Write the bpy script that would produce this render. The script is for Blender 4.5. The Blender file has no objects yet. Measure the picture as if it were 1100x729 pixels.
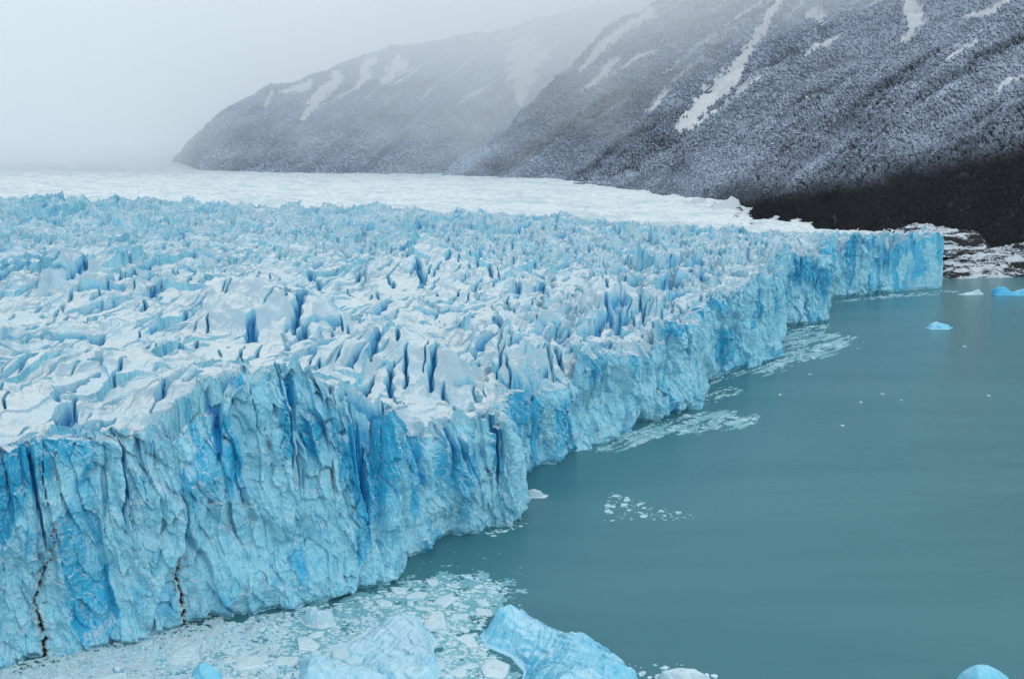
import bpy, bmesh, math, random
import numpy as np

rng = np.random.default_rng(7)
random.seed(7)
scene = bpy.context.scene
COL = scene.collection

# ------------------------------------------------------------------ camera
F_PX, CX, CY, HOR, CAMZ = 1070.0, 550.0, 364.5, 145.0, 150.0
PITCH = math.atan((CY - HOR) / F_PX)
cp, sp = math.cos(PITCH), math.sin(PITCH)

def ray(px, py):
    u = (px - CX) / F_PX
    v = (CY - py) / F_PX
    return u, cp + v * sp, -sp + v * cp

def at_z(px, py, z=0.0):
    x, y, dz = ray(px, py)
    t = (z - CAMZ) / dz
    return np.array([x * t, y * t, z])

def at_Y(px, py, Y):
    x, y, dz = ray(px, py)
    t = Y / y
    return np.array([x * t, Y, CAMZ + dz * t])

def project(x, y, z):
    dz = z - CAMZ
    d = y * cp - dz * sp
    v = (y * sp + dz * cp) / d
    return CX + F_PX * x / d, CY - F_PX * v

# ------------------------------------------------------------------ noise
def _hash(ix, iy, seed):
    h = (ix.astype(np.uint32) * np.uint32(374761393) + iy.astype(np.uint32) * np.uint32(668265263)
         + np.uint32((seed * 2246822519) & 0xffffffff))
    h = (h ^ (h >> np.uint32(13))) * np.uint32(1274126177)
    h = h ^ (h >> np.uint32(16))
    h = h * np.uint32(2654435761)
    return ((h >> np.uint32(8)).astype(np.float32)) / np.float32(16777216.0)

def noise(x, y, seed=0):
    """gradient noise about -1..1"""
    x = np.asarray(x, np.float64); y = np.asarray(y, np.float64)
    fx = np.floor(x); fy = np.floor(y)
    ix = fx.astype(np.int64); iy = fy.astype(np.int64)
    tx = (x - fx).astype(np.float32); ty = (y - fy).astype(np.float32)
    sx = tx * tx * tx * (tx * (tx * 6 - 15) + 10)
    sy = ty * ty * ty * (ty * (ty * 6 - 15) + 10)
    def g(i, j):
        a = _hash(ix + i, iy + j, seed) * np.float32(2 * math.pi)
        return np.cos(a) * (tx - i) + np.sin(a) * (ty - j)
    a = g(0, 0); b = g(1, 0); c = g(0, 1); d = g(1, 1)
    return (a + sx * (b - a) + sy * ((c + sx * (d - c)) - (a + sx * (b - a)))) * 1.5

def fbm(x, y, o=4, seed=0, gain=.5):
    s = 0; a = 1.0; t = 0
    for k in range(o):
        s = s + a * noise(x * 2 ** k + 17.3 * k, y * 2 ** k - 9.1 * k, seed + k)
        t += a; a *= gain
    return s / t

def ridged(x, y, o=4, seed=0, gain=.5):
    s = 0; a = 1.0; t = 0
    for k in range(o):
        s = s + a * (1 - np.abs(noise(x * 2 ** k + 7.7 * k, y * 2 ** k + 3.1 * k, seed + k)) * 1.6)
        t += a; a *= gain
    return s / t

def voronoi(x, y, seed=0):
    """F1, F2, random id, second random id, offset to the cell point"""
    x = np.asarray(x, np.float64); y = np.asarray(y, np.float64)
    ix = np.floor(x).astype(np.int64); iy = np.floor(y).astype(np.int64)
    F1 = np.full(x.shape, 9., np.float32); F2 = F1.copy()
    r1 = np.zeros(x.shape, np.float32); r2 = r1.copy(); dx1 = r1.copy(); dy1 = r1.copy()
    for i in (-1, 0, 1):
        for j in (-1, 0, 1):
            cx = ix + i; cy = iy + j
            ddx = (cx + _hash(cx, cy, seed) - x).astype(np.float32)
            ddy = (cy + _hash(cx, cy, seed + 1) - y).astype(np.float32)
            d = np.sqrt(ddx * ddx + ddy * ddy)
            m = d < F1
            F2 = np.where(m, F1, np.minimum(F2, d))
            F1 = np.where(m, d, F1)
            r1 = np.where(m, _hash(cx, cy, seed + 2), r1)
            r2 = np.where(m, _hash(cx, cy, seed + 3), r2)
            dx1 = np.where(m, ddx, dx1); dy1 = np.where(m, ddy, dy1)
    return F1, F2, r1, r2, dx1, dy1

def sstep(a, b, x):
    t = np.clip((x - a) / (b - a), 0, 1)
    return t * t * (3 - 2 * t)

# ------------------------------------------------------------------ object helpers
def prop(o, label=None, cat=None, group=None, kind=None):
    if label: o["label"] = label
    if cat: o["category"] = cat
    if group: o["group"] = group
    if kind: o["kind"] = kind
    return o

def empty(name, loc, **k):
    o = bpy.data.objects.new(name, None)
    COL.objects.link(o); o.location = loc
    o.empty_display_size = 5
    return prop(o, **k)

def np_mesh(name, verts, quads, mat, parent=None, attrs=None, smooth=False, k=4):
    """one mesh object from numpy arrays (quads or tris of the same size)"""
    used = np.zeros(len(verts), bool); used[quads.ravel()] = True
    remap = np.cumsum(used) - 1
    verts = np.ascontiguousarray(verts[used], np.float32)
    q = remap[quads].astype(np.int32)
    off = np.array([0., 0., 0.])
    if parent is not None:
        off = np.array(parent.location)
    verts = verts - off.astype(np.float32)
    me = bpy.data.meshes.new(name)
    me.vertices.add(len(verts)); me.vertices.foreach_set("co", verts.ravel())
    me.loops.add(q.size); me.loops.foreach_set("vertex_index", q.ravel())
    me.polygons.add(len(q))
    me.polygons.foreach_set("loop_start", np.arange(0, q.size, k, dtype=np.int32))
    if smooth:
        me.polygons.foreach_set("use_smooth", np.ones(len(q), bool))
    else:
        me.polygons.foreach_set("use_smooth", np.zeros(len(q), bool))
    me.update(calc_edges=True)
    for n, a in (attrs or {}).items():
        at = me.attributes.new(n, 'FLOAT', 'POINT')
        at.data.foreach_set("value", np.ascontiguousarray(a.ravel()[used], np.float32))
    me.materials.append(mat)
    o = bpy.data.objects.new(name, me)
    COL.objects.link(o)
    if parent is not None: o.parent = parent
    return o

def grid_quads(nr, nc, flip=False):
    i = np.arange(nr * nc, dtype=np.int64).reshape(nr, nc)
    q = np.stack([i[:-1, :-1], i[:-1, 1:], i[1:, 1:], i[1:, :-1]], -1).reshape(-1, 4)
    return q[:, ::-1] if flip else q

# ------------------------------------------------------------------ materials
class NT:
    def __init__(s, name):
        s.m = bpy.data.materials.new(name); s.m.use_nodes = True
        s.t = s.m.node_tree; s.t.nodes.clear()
        s.out = s.n('ShaderNodeOutputMaterial')
    def n(s, ty, **k):
        nd = s.t.nodes.new(ty)
        for a, v in k.items(): setattr(nd, a, v)
        return nd
    def put(s, sock, v):
        if hasattr(v, 'is_output'): s.t.links.new(v, sock)
        elif isinstance(v, (tuple, list)) and len(v) == 3 and sock.type == 'RGBA': sock.default_value = (*v, 1)
        else: sock.default_value = v
    def math(s, op, a, b=0., c=None, clamp=False):
        nd = s.n('ShaderNodeMath', operation=op, use_clamp=clamp)
        s.put(nd.inputs[0], a); s.put(nd.inputs[1], b)
        if c is not None: s.put(nd.inputs[2], c)
        return nd.outputs[0]
    def ramp(s, v, a, b, lo=0., hi=1.):
        nd = s.n('ShaderNodeMapRange', interpolation_type='SMOOTHSTEP')
        s.put(nd.inputs[0], v); s.put(nd.inputs[1], a); s.put(nd.inputs[2], b)
        s.put(nd.inputs[3], lo); s.put(nd.inputs[4], hi)
        return nd.outputs[0]
    def mix(s, f, a, b, bt='MIX'):
        nd = s.n('ShaderNodeMix', data_type='RGBA', blend_type=bt)
        s.put(nd.inputs[0], f); s.put(nd.inputs[6], a); s.put(nd.inputs[7], b)
        return nd.outputs[2]
    def attr(s, name):
        nd = s.n('ShaderNodeAttribute', attribute_name=name); return nd.outputs['Fac']
    def pos(s, scale=(1, 1, 1)):
        g = s.n('ShaderNodeNewGeometry'); mp = s.n('ShaderNodeMapping')
        s.t.links.new(g.outputs['Position'], mp.inputs[0]); mp.inputs['Scale'].default_value = scale
        return mp.outputs[0]
    def nz(s):
        g = s.n('ShaderNodeNewGeometry'); x = s.n('ShaderNodeSeparateXYZ')
        s.t.links.new(g.outputs['Normal'], x.inputs[0]); return x.outputs[2]
    def noise(s, vec, scale, detail=4, rough=.55, dist=0.):
        nd = s.n('ShaderNodeTexNoise'); s.put(nd.inputs['Vector'], vec)
        nd.inputs['Scale'].default_value = scale; nd.inputs['Detail'].default_value = detail
        nd.inputs['Roughness'].default_value = rough; nd.inputs['Distortion'].default_value = dist
        return nd.outputs[0]
    def vor(s, vec, scale, feature='F1'):
        nd = s.n('ShaderNodeTexVoronoi', feature=feature); s.put(nd.inputs['Vector'], vec)
        nd.inputs['Scale'].default_value = scale; return nd.outputs[0]
    def bump(s, h, strength, dist, normal=None):
        nd = s.n('ShaderNodeBump'); s.put(nd.inputs['Height'], h)
        nd.inputs['Strength'].default_value = strength; nd.inputs['Distance'].default_value = dist
        if normal is not None: s.put(nd.inputs['Normal'], normal)
        return nd.outputs[0]
    def bsdf(s, col, rough=.7, spec=.3, normal=None):
        b = s.n('ShaderNodeBsdfPrincipled')
        s.put(b.inputs['Base Color'], col); s.put(b.inputs['Roughness'], rough)
        s.put(b.inputs['Specular IOR Level'], spec)
        if normal is not None: s.put(b.inputs['Normal'], normal)
        s.t.links.new(b.outputs[0], s.out.inputs[0]); return b

def ice_material(name, snow_lo=.45, snow_hi=.75, crust=(.60, .68, .705), pale=(.27, .60, .72), blue=(.012, .34, .56), bstr=.8):
    t = NT(name)
    P = t.pos()
    Pz = t.pos((1, 1, .22))
    n1 = t.noise(Pz, .16, 5, .6)
    n2 = t.noise(Pz, .9, 4, .65, .4)
    n3 = t.noise(P, 1.3, 5, .75)
    nb = t.noise(P, .035, 4, .6)
    fresh = t.attr('fresh'); crack = t.attr('crack'); dirt = t.attr('dirt')
    f = t.math('ADD', fresh, t.math('MULTIPLY', t.math('SUBTRACT', n1, .5), .9))
    f = t.math('ADD', f, t.math('MULTIPLY', t.math('SUBTRACT', n2, .5), .5))
    col = t.mix(t.ramp(f, .30, .80), pale, blue)
    # bruised, bubble-rich white ice
    w = t.ramp(t.math('ADD', t.math('MULTIPLY', n3, .6), t.math('MULTIPLY', n2, .5)), .56, .74)
    col = t.mix(t.math('MULTIPLY', w, .6), col, (.48, .69, .78))
    m2 = t.noise(t.pos((1, 1, .5)), .33, 5, .7, .8)
    col = t.mix(t.ramp(m2, .50, .66, 0, .55), col, blue)
    col = t.mix(t.ramp(m2, .48, .34, 0, .50), col, (.46, .67, .77))
    col = t.mix(t.math('MULTIPLY', crack, .92), col, (.0, .25, .57))
    # weathered crust of snow and ice rubble on what faces up
    s = t.math('ADD', t.nz(), t.math('MULTIPLY', t.math('SUBTRACT', n3, .5), .35))
    s = t.math('ADD', s, t.math('MULTIPLY', t.math('SUBTRACT', nb, .5), .7))
    sn = t.ramp(s, snow_lo, snow_hi)
    sn = t.math('MULTIPLY', sn, t.math('SUBTRACT', 1., t.math('MULTIPLY', crack, .9)))
    d = t.noise(P, .5, 5, .7)
    cr = t.mix(t.ramp(d, .50, .72, 0, .8), crust, (.40, .47, .50))
    cr = t.mix(t.ramp(t.nz(), .66, .97), (.32, .46, .55), cr)  # thinner snow on slopes, with the grey-blue of shaded faces painted in
    cr = t.mix(t.ramp(t.noise(P, .07, 3, .5), .4, .65, 0, .45), cr, (.42, .62, .73))
    col = t.mix(sn, col, cr)
    dk = t.math('MULTIPLY', t.ramp(dirt, .0, .5), .75)
    col = t.mix(t.math('MULTIPLY', dk, t.ramp(n2, .35, .6)), col, (.30, .30, .29))
    col = t.mix(t.ramp(dirt, .72, .95), col, (.012, .014, .014))
    h = t.math('ADD', t.math('MULTIPLY', n2, .9), t.math('MULTIPLY', n3, .35))
    h = t.math('ADD', h, t.math('MULTIPLY', t.vor(P, .8), .35))
    nrm = t.bump(h, bstr, .8)
    t.bsdf(col, .55, .35, nrm)
    return t.m

def white_snow_material(name):
    t = NT(name)
    P = t.pos(); Ps = t.pos((.35, 1, 1))
    n1 = t.noise(Ps, .05, 6, .65); n2 = t.noise(Ps, .35, 4, .7)
    rock = t.attr('rock')
    col = t.mix(t.ramp(n1, .45, .65), (.68, .745, .775), (.50, .61, .67))
    col = t.mix(t.ramp(n2, .50, .68, 0, .8), col, (.36, .47, .54))
    r = t.math('ADD', t.math('MULTIPLY', rock, .62), t.math('MULTIPLY', t.noise(t.pos((.5, 1, 2)), .16, 6, .75), .62))
    col = t.mix(t.ramp(r, .66, .76), col, (.035, .035, .04))
    nrm = t.bump(t.math('ADD', n2, n1), .9, 2.5)
    t.bsdf(col, .8, .2, nrm)
    return t.m

def mountain_material():
    t = NT('mountain_slope')
    P = t.pos()
    snow = t.attr('snow'); chute = t.attr('chute')
    n1 = t.noise(P, .02, 6, .7); n2 = t.noise(P, .12, 5, .75); n3 = t.noise(P, .45, 3, .7)
    rock = t.mix(t.ramp(n1, .4, .6), (.010, .009, .013), (.035, .038, .048))
    s = t.math('ADD', t.math('MULTIPLY', snow, .52), t.math('MULTIPLY', n2, .55))
    s = t.math('ADD', s, t.math('MULTIPLY', t.math('SUBTRACT', n3, .5), .35))
    sn = t.ramp(s, .50, .84)
    col = t.mix(sn, rock, (.42, .50, .62))
    c = t.math('ADD', chute, t.math('MULTIPLY', t.math('ADD', t.math('SUBTRACT', n2, .5), t.math('SUBTRACT', n3, .5)), 1.5))
    col = t.mix(t.ramp(c, .42, .66), col, (.80, .84, .88))
    t.bsdf(col, .9, .1, t.bump(t.math('ADD', n2, n3), 1., 4.))
    return t.m

def forest_material():
    t = NT('snowy_forest')
    P = t.pos()
    snow = t.attr('snow')
    n2 = t.noise(P, .30, 4, .7); n1 = t.noise(P, .012, 4, .6)
    base = t.mix(t.ramp(n1, .4, .65), (.009, .007, .010), (.014, .014, .018))
    base = t.mix(snow, base, (.135, .175, .235))
    s = t.math('ADD', t.math('MULTIPLY', t.nz(), .5), t.math('MULTIPLY', n2, .6))
    s = t.math('ADD', s, t.math('MULTIPLY', t.math('SUBTRACT', n1, .5), .5))
    sn = t.math('MULTIPLY', t.ramp(s, .30, .95), snow)
    col = t.mix(sn, base, (.56, .66, .82))
    t.bsdf(col, .9, .05)
    return t.m

def moraine_material():
    t = NT('moraine_rock')
    P = t.pos((.35, 1, 1.6))
    P2 = t.pos()
    n1 = t.noise(P, .10, 6, .7, .8); n2 = t.noise(P2, .6, 4, .7)
    s = t.math('ADD', t.math('MULTIPLY', n1, .9), t.math('MULTIPLY', n2, .25))
    s = t.math('ADD', s, t.math('MULTIPLY', t.attr('snow'), .5))
    sn = t.ramp(s, .70, .77)
    col = t.mix(sn, (.012, .012, .015), (.50, .56, .62))
    t.bsdf(col, .85, .2, t.bump(n2, .8, 1.))
    return t.m

def water_material():
    t = NT('glacial_lake_water')
    P = t.pos((.55, 1.15, 1))
    n1 = t.noise(P, .55, 5, .62); n2 = t.noise(P, .06, 4, .6); n3 = t.noise(t.pos((.004, .02, 1)), 1., 4, .55)
    col = t.mix(t.ramp(n3, .35, .65), (.034, .152, .186), (.048, .174, .210))
    h = t.math('ADD', t.math('MULTIPLY', n1, .6), t.math('MULTIPLY', n2, .8))
    b = t.bsdf(col, t.ramp(n3, .3, .7, .12, .20), .5, t.bump(t.math('ADD', h, t.math('MULTIPLY', t.noise(t.pos((.5, 1.6, 1)), 1.6, 3, .6), .5)), .5, .7))
    b.inputs['IOR'].default_value = 1.33
    return t.m

M_ICE = ice_material('cliff_ice', .55, .95, crust=(.46, .62, .68), pale=(.25, .58, .71), blue=(.02, .37, .60), bstr=.6)
M_SERAC = ice_material('serac_ice', .08, .52)
M_FLOE = ice_material('floe_ice', .30, .90, crust=(.58, .74, .79), pale=(.36, .66, .76), blue=(.06, .40, .55))
M_DRIFT = ice_material('drift_ice', .30, .90, crust=(.40, .62, .68), pale=(.28, .54, .62), blue=(.08, .40, .50))
M_SLUSH = ice_material('slush', .9, 1.6, crust=(.24, .46, .50), pale=(.14, .38, .44), blue=(.08, .30, .36), bstr=.4)
M_RUB = ice_material('rubble_ice', .30, .90, crust=(.52, .66, .71), pale=(.28, .54, .62), blue=(.06, .30, .40))
M_BERG = ice_material('berg_ice', .75, 1.25, crust=(.55, .78, .88), pale=(.17, .55, .74), blue=(.02, .36, .62), bstr=.55)
M_SLAB = ice_material('slab_ice', .70, 1.2, crust=(.55, .74, .82), pale=(.33, .62, .76), blue=(.06, .42, .66), bstr=.6)
M_SNOW = white_snow_material('snowfield_snow')
M_MNT = mountain_material()
M_FOREST = forest_material()
M_MOR = moraine_material()
M_WATER = water_material()

# ------------------------------------------------------------------ glacier front line
base_px = [(0, 722), (60, 708), (110, 698), (190, 679), (240, 666), (300, 655), (345, 644), (390, 638), (426, 627),
           (437, 617), (451, 599), (480, 584), (526, 568), (552, 568), (557, 556), (553, 518), (589, 499), (634, 482),
           (666, 464), (720, 446), (755, 439), (757, 405), (811, 394), (836, 382), (841, 350), (888, 346), (888, 321),
           (947, 314), (1009, 309)]
front = [np.array([-560., -60.]), np.array([-330., 90.]), np.array([-215., 196.])] + [at_z(a, b)[:2] for a, b in base_px]
tip = front[-1]
front += [tip + (14, 40), tip + (10, 110), tip + (-40, 230)]
front = np.array(front)
S_DIR = np.array([.635, .7725]); S_DIR /= np.linalg.norm(S_DIR)
N_DIR = np.array([S_DIR[1], -S_DIR[0]])         # towards the lake
ORG = at_z(0, 722)[:2]
fs = (front - ORG) @ S_DIR; fo = (front - ORG) @ N_DIR
order = np.argsort(fs); fs = fs[order]; fo = fo[order]
fs = np.maximum.accumulate(fs + np.arange(len(fs)) * 1e-3)
S_MIN, S_MAX = fs[0], fs[-1]
def off_at(s):
    o = np.interp(s, fs, fo)
    k = sstep(-60, 20, s)
    return o + k * (1.2 * noise(s / 9., s * 0 + .5, 91) + 2.0 * noise(s / 31., s * 0 + .5, 92))
def to_sb(x, y):
    dx = x - ORG[0]; dy = y - ORG[1]
    s = dx * S_DIR[0] + dy * S_DIR[1]; n = dx * N_DIR[0] + dy * N_DIR[1]
    return s, off_at(s) - n                       # b > 0 inside the ice
def from_sb(s, b):
    n = off_at(s) - b
    return ORG[0] + s * S_DIR[0] + n * N_DIR[0], ORG[1] + s * S_DIR[1] + n * N_DIR[1]

# ------------------------------------------------------------------ glacier envelope height
ctrl = [(0, 458, 275), (60, 457, 285), (125, 468, 296), (160, 440, 300), (195, 408, 306), (240, 406, 312), (285, 414, 316), (320, 425, 322),
        (345, 410, 330), (395, 452, 335), (440, 480, 348), (460, 458, 362), (500, 462, 368), (540, 452, 376),
        (556, 436, 420), (600, 412, 440), (650, 398, 480), (700, 376, 510), (750, 347, 545), (800, 332, 620),
        (838, 302, 650), (860, 280, 800), (882, 262, 875), (950, 256, 945), (1005, 255, 990),
        (300, 398, 365), (400, 405, 400), (450, 400, 420), (520, 400, 430), (450, 340, 520), (280, 340, 480), (100, 380, 380), (0, 300, 590),
        (150, 300, 600), (330, 300, 610), (500, 300, 620), (600, 350, 540), (700, 320, 620), (760, 296, 740), (650, 290, 720),
        (-150, 400, 350), (-150, 300, 590), (-200, 600, 220), (-100, 500, 260), (850, 262, 940), (760, 262, 900),
        (0, 217, 1200), (150, 220, 1195), (300, 224, 1180), (485, 231, 1150), (670, 242, 1100), (860, 254, 1060), (1000, 257, 1030), (-200, 215, 1200)]
cpts = np.array([at_Y(*c) for c in ctrl])
def rbf_fit(P, smooth):
    n = len(P)
    D = np.hypot(P[:, None, 0] - P[None, :, 0], P[:, None, 1] - P[None, :, 1])
    A = np.zeros((n + 3, n + 3)); A[:n, :n] = -D + np.eye(n) * smooth
    A[:n, n] = 1; A[:n, n + 1] = P[:, 0]; A[:n, n + 2] = P[:, 1]; A[n:, :n] = A[:n, n:].T
    return np.linalg.solve(A, np.concatenate([P[:, 2], [0, 0, 0]]))
def rbf_eval(P, w, x, y):
    out = w[-3] + w[-2] * x + w[-1] * y
    for i in range(len(P)):
        out = out - w[i] * np.hypot(x - P[i, 0], y - P[i, 1])
    return out
W_G = rbf_fit(cpts, 3.0)
# coarse lookup table for speed
gx = np.linspace(-900, 800, 500); gy = np.linspace(-100, 1500, 500)
GX, GY = np.meshgrid(gx, gy)
TAB = rbf_eval(cpts, W_G, GX, GY)
def lut(x, y):
    fx = np.clip((x - gx[0]) / (gx[1] - gx[0]), 0, 498.999); fy = np.clip((y - gy[0]) / (gy[1] - gy[0]), 0, 498.999)
    i = fx.astype(int); j = fy.astype(int); a = fx - i; b = fy - j
    return (TAB[j, i] * (1 - a) + TAB[j, i + 1] * a) * (1 - b) + (TAB[j + 1, i] * (1 - a) + TAB[j + 1, i + 1] * a) * b

# areas that are calmer or wilder (pixel x, pixel y, depth, radius m, factor)
AMP = [(290, 350, 470, 55, .18), (430, 395, 410, 48, .22), (400, 325, 560, 80, .28), (95, 430, 330, 34, .5), (620, 330, 560, 45, 1.25),
       (40, 320, 540, 40, 1.5), (730, 320, 640, 45, 1.25), (570, 380, 470, 30, 1.2)]
AMPW = [(at_Y(a, b, c)[:2], r, f) for a, b, c, r, f in AMP]

def slits(x, y, cell, ang, length, width, prob, seed):
    """isolated gashes: one short segment in some cells of a jittered grid; returns 0..1"""
    out = np.zeros(x.shape, np.float32)
    ix = np.floor(x / cell).astype(np.int64); iy = np.floor(y / cell).astype(np.int64)
    for i in (-1, 0, 1):
        for j in (-1, 0, 1):
            cx = ix + i; cy = iy + j
            ox = (cx + _hash(cx, cy, seed)) * cell; oy = (cy + _hash(cx, cy, seed + 1)) * cell
            r = _hash(cx, cy, seed + 2); a = ang + (_hash(cx, cy, seed + 3) - .5) * 1.1
            L = length * (.5 + _hash(cx, cy, seed + 4)); Wd = width * (.4 + 1.1 * _hash(cx, cy, seed + 5))
            dx = x - ox; dy = y - oy
            u = dx * np.cos(a) + dy * np.sin(a); v = -dx * np.sin(a) + dy * np.cos(a)
            v = v + .12 * np.sin(u * .8 + r * 20) * L * .3
            q = 1 - (u / L) ** 2
            m = np.clip(q, 0, 1) ** .5 * Wd
            k = np.clip(1 - np.abs(v) / np.maximum(m, 1e-3), 0, 1) * (q > 0) * (r < prob)
            out = np.maximum(out, k.astype(np.float32))
    return out

def surface(x, y):
    """glacier top: height, blue-ice amount, crevasse amount"""
    z0 = lut(x, y)
    s, b = to_sb(x, y)
    A = .47 + .95 * fbm(x / 90., y / 90., 3, 5) + .40 * sstep(520, 800, y)
    for c, r, f in AMPW:
        w = np.exp(-((x - c[0]) ** 2 + (y - c[1]) ** 2) / (r * r))
        A = A * (1 - w) + f * w
    A = A + .35 * np.exp(-np.maximum(b, 0) / 14.)
    A = np.clip(A, .12, 1.6)
    far = sstep(480, 950, y)
    # rolling mass
    h = 7.5 * fbm(x / 85., y / 85., 3, 11) + 7.0 * (ridged(x / 56. + .3 * fbm(x / 60, y / 60, 2, 3), y / 60., 3, 15) - .55)
    wx = x + 9 * fbm(x / 26., y / 26., 3, 21) + 1.6 * fbm(x / 5., y / 5., 2, 23); wy = y + 9 * fbm(x / 26. + 50, y / 26., 3, 22) + 1.6 * fbm(x / 5., y / 5. + 9, 2, 24)
    # rotate so that crevasses run away from the eye, leaning right
    ca, sa = math.cos(.35), math.sin(.35)
    u = wx * ca - wy * sa; v = wx * sa + wy * ca
    F1, F2, r1, r2, dx, dy = voronoi(u / 17., v / 46., 31)
    e1 = F2 - F1
    tl = (r2 - .5) * 2
    h = h + A * ((r1 - .5) * 3.6 + dx * 14. * tl + dy * 11 * (r1 - .5))
    open1 = sstep(.0, .4, noise(x / 40., y / 40., 33) + .25 * (A - .6))
    c1 = (1 - sstep(.0, .12, e1)) * open1
    h = h - A * 9.0 * c1
    # sharp arêtes and hollows at a middle scale
    A2 = A * (.18 + .82 * sstep(-.1, .4, noise(x / 30., y / 30., 35) + .4 * far))
    h = h + A2 * 3.8 * (ridged(u / 10., v / 34., 3, 37, .5) - .6) + .6 * A * (ridged(wx / 17., wy / 20., 2, 39) - .6) * 5
    F1, F2, q1, q2, dx, dy = voronoi(u / 4.2, v / 17., 41)
    e2 = F2 - F1
    h = h + A2 * ((q1 - .5) * (1.2 + 1.6 * far) + (1.2 + 3.6 * far) * (e2 - .25) + dx * 3.6 * (q2 - .5) * 2)
    c2 = (1 - sstep(.0, .22, e2)) * sstep(.1, .5, noise(x / 22. + 9, y / 22., 43) + .3 * (A - .7))
    h = h - A2 * 2.4 * c2
    F1, F2, q1, q2, dx, dy = voronoi(wx / 2.2, wy / 4.6, 51)
    h = h + A2 * ((q1 - .5) * .5 + 1.0 * dx * (q2 - .5) + .5 * far * (F2 - F1 - .25))
    h = h + (.22 + .45 * A2) * fbm(x / 3.5, y / 3.5, 4, 61) + 1.1 * fbm(x / 14., y / 14., 4, 63)
    # crisp pinnacles far off
    F1, F2, q1, q2, dx, dy = voronoi((x + 3 * fbm(x / 12, y / 12, 2, 73)) / 6.0, y / 6.5, 71)
    h = h + far * (.3 + 1.0 * q1) * np.clip(1.0 - F1 * 1.6, -.3, 1) * 2.9
    # upright fins along the rim of the near cliff
    fz = sstep(20, 60, s) * (1 - sstep(150, 215, s)) + .25 * sstep(200, 260, s) * (1 - sstep(560, 640, s))
    fa = s + 2.5 * noise(b / 7., s / 9., 95) + .25 * b
    F1, F2, q1, q2, dx, dy = voronoi(fa / 5.2, b / 60. + .5, 97)
    fin = (1 - sstep(0, .62, np.abs(dx))) * (.3 + .9 * q1)
    h = h + fz * fin * 4.2 * (1 - sstep(3 + 9 * q2, 7 + 16 * q2, b)) * sstep(-4, 2, b)
    # domes seen in the middle of the near field
    for (dpx, dpy, dY, dr, dh) in ((440, 400, 420, 30, 17.), (290, 365, 480, 42, 17.), (95, 425, 350, 26, 9.), (560, 385, 480, 24, 12.), (660, 345, 600, 32, 12.), (60, 350, 520, 46, 15.), (480, 320, 640, 50, 12.)):
        dc = at_Y(dpx, dpy, dY)
        rr = np.hypot((x - dc[0]) / 1.25, y - dc[1]) / dr + .25 * fbm(x / 22., y / 22., 3, 64)
        h = h + dh * sstep(0, 1, np.clip(1.15 - rr, 0, 1))
    tipm = sstep(700, 780, s)
    h = np.where(h > 4, h * (1 - tipm) + (4 + (h - 4) * .5) * tipm, h)
    # gashes
    near = (1 - .5 * far) * sstep(5, 13, b)
    ang = 1.25 + .7 * noise(x / 80., y / 80., 72)
    g = slits(x, y, 10., ang, 6.5, .85, .45, 81)
    g2 = slits(x, y, 19., ang, 13., 2.1, .6, 83)
    h = h - near * (g * 5.5 + g2 * 8.5)
    crack = np.clip(np.maximum(sstep(.1, .8, g), sstep(.05, .7, g2)) * .95 * near + .55 * c1 * sstep(.45, .9, A), 0, 1)
    fresh = np.clip(.12 + .45 * c2 + .5 * c1 + .40 * noise(x / 35., y / 35., 87) - .12 * far, 0, 1)
    dirt = np.clip(.44 * sstep(.25, .75, fbm(x / 9., y / 9., 4, 88)) * (1 - far), 0, 1)
    # low crest where the jumbled ice ends, and the dip past it
    yc = np.interp(CX + F_PX * x / y, [0, 300, 485, 670, 800, 900], [1200, 1180, 1150, 1110, 1080, 1050])
    h = h - 13. * sstep(yc + 12, yc + 60, y)
    return z0 + h, fresh, crack, dirt, A

# ---- clefts that split the front from the top down
def clefts(s, zfrac=None):
    """amount 0..1 of cleft at distance s along the front; zfrac = height fraction"""
    out = np.zeros(s.shape, np.float32)
    for cell, seed in ((7.5, 201), (19., 211)):
        i0 = np.floor(s / cell).astype(np.int64)
        for i in (-1, 0, 1):
            c = i0 + i
            r = _hash(c, c * 0, seed); w = cell * (.05 + .09 * _hash(c, c * 0, seed + 1)); f = .12 + .42 * _hash(c, c * 0, seed + 2)
            lean = (_hash(c, c * 0, seed + 3) - .35) * 10
            pos = (c + r) * cell
            if zfrac is None:
                k = np.clip(1 - np.abs(s - pos) / w, 0, 1) * f / .54
            else:
                dep = np.clip((zfrac - (1 - f)) / f, 0, 1)
                kink = .6 * noise(zfrac * 9., c * 3.7, seed + 5)
                k = np.clip(1 - np.abs(s - pos + lean * (1 - zfrac) + kink) / (w * (.25 + .75 * dep) + .01), 0, 1) * sstep(0, .25, dep)
            k = k * (_hash(c, c * 0, seed + 4) < .42)
            out = np.maximum(out, k.astype(np.float32))
    return out

# ------------------------------------------------------------------ the glacier
glacier = empty('glacier', (0, 700, 0),
                label="vast pale blue glacier with a sheer cliff over the lake and jagged crevassed top",
                cat="glacier")

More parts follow.
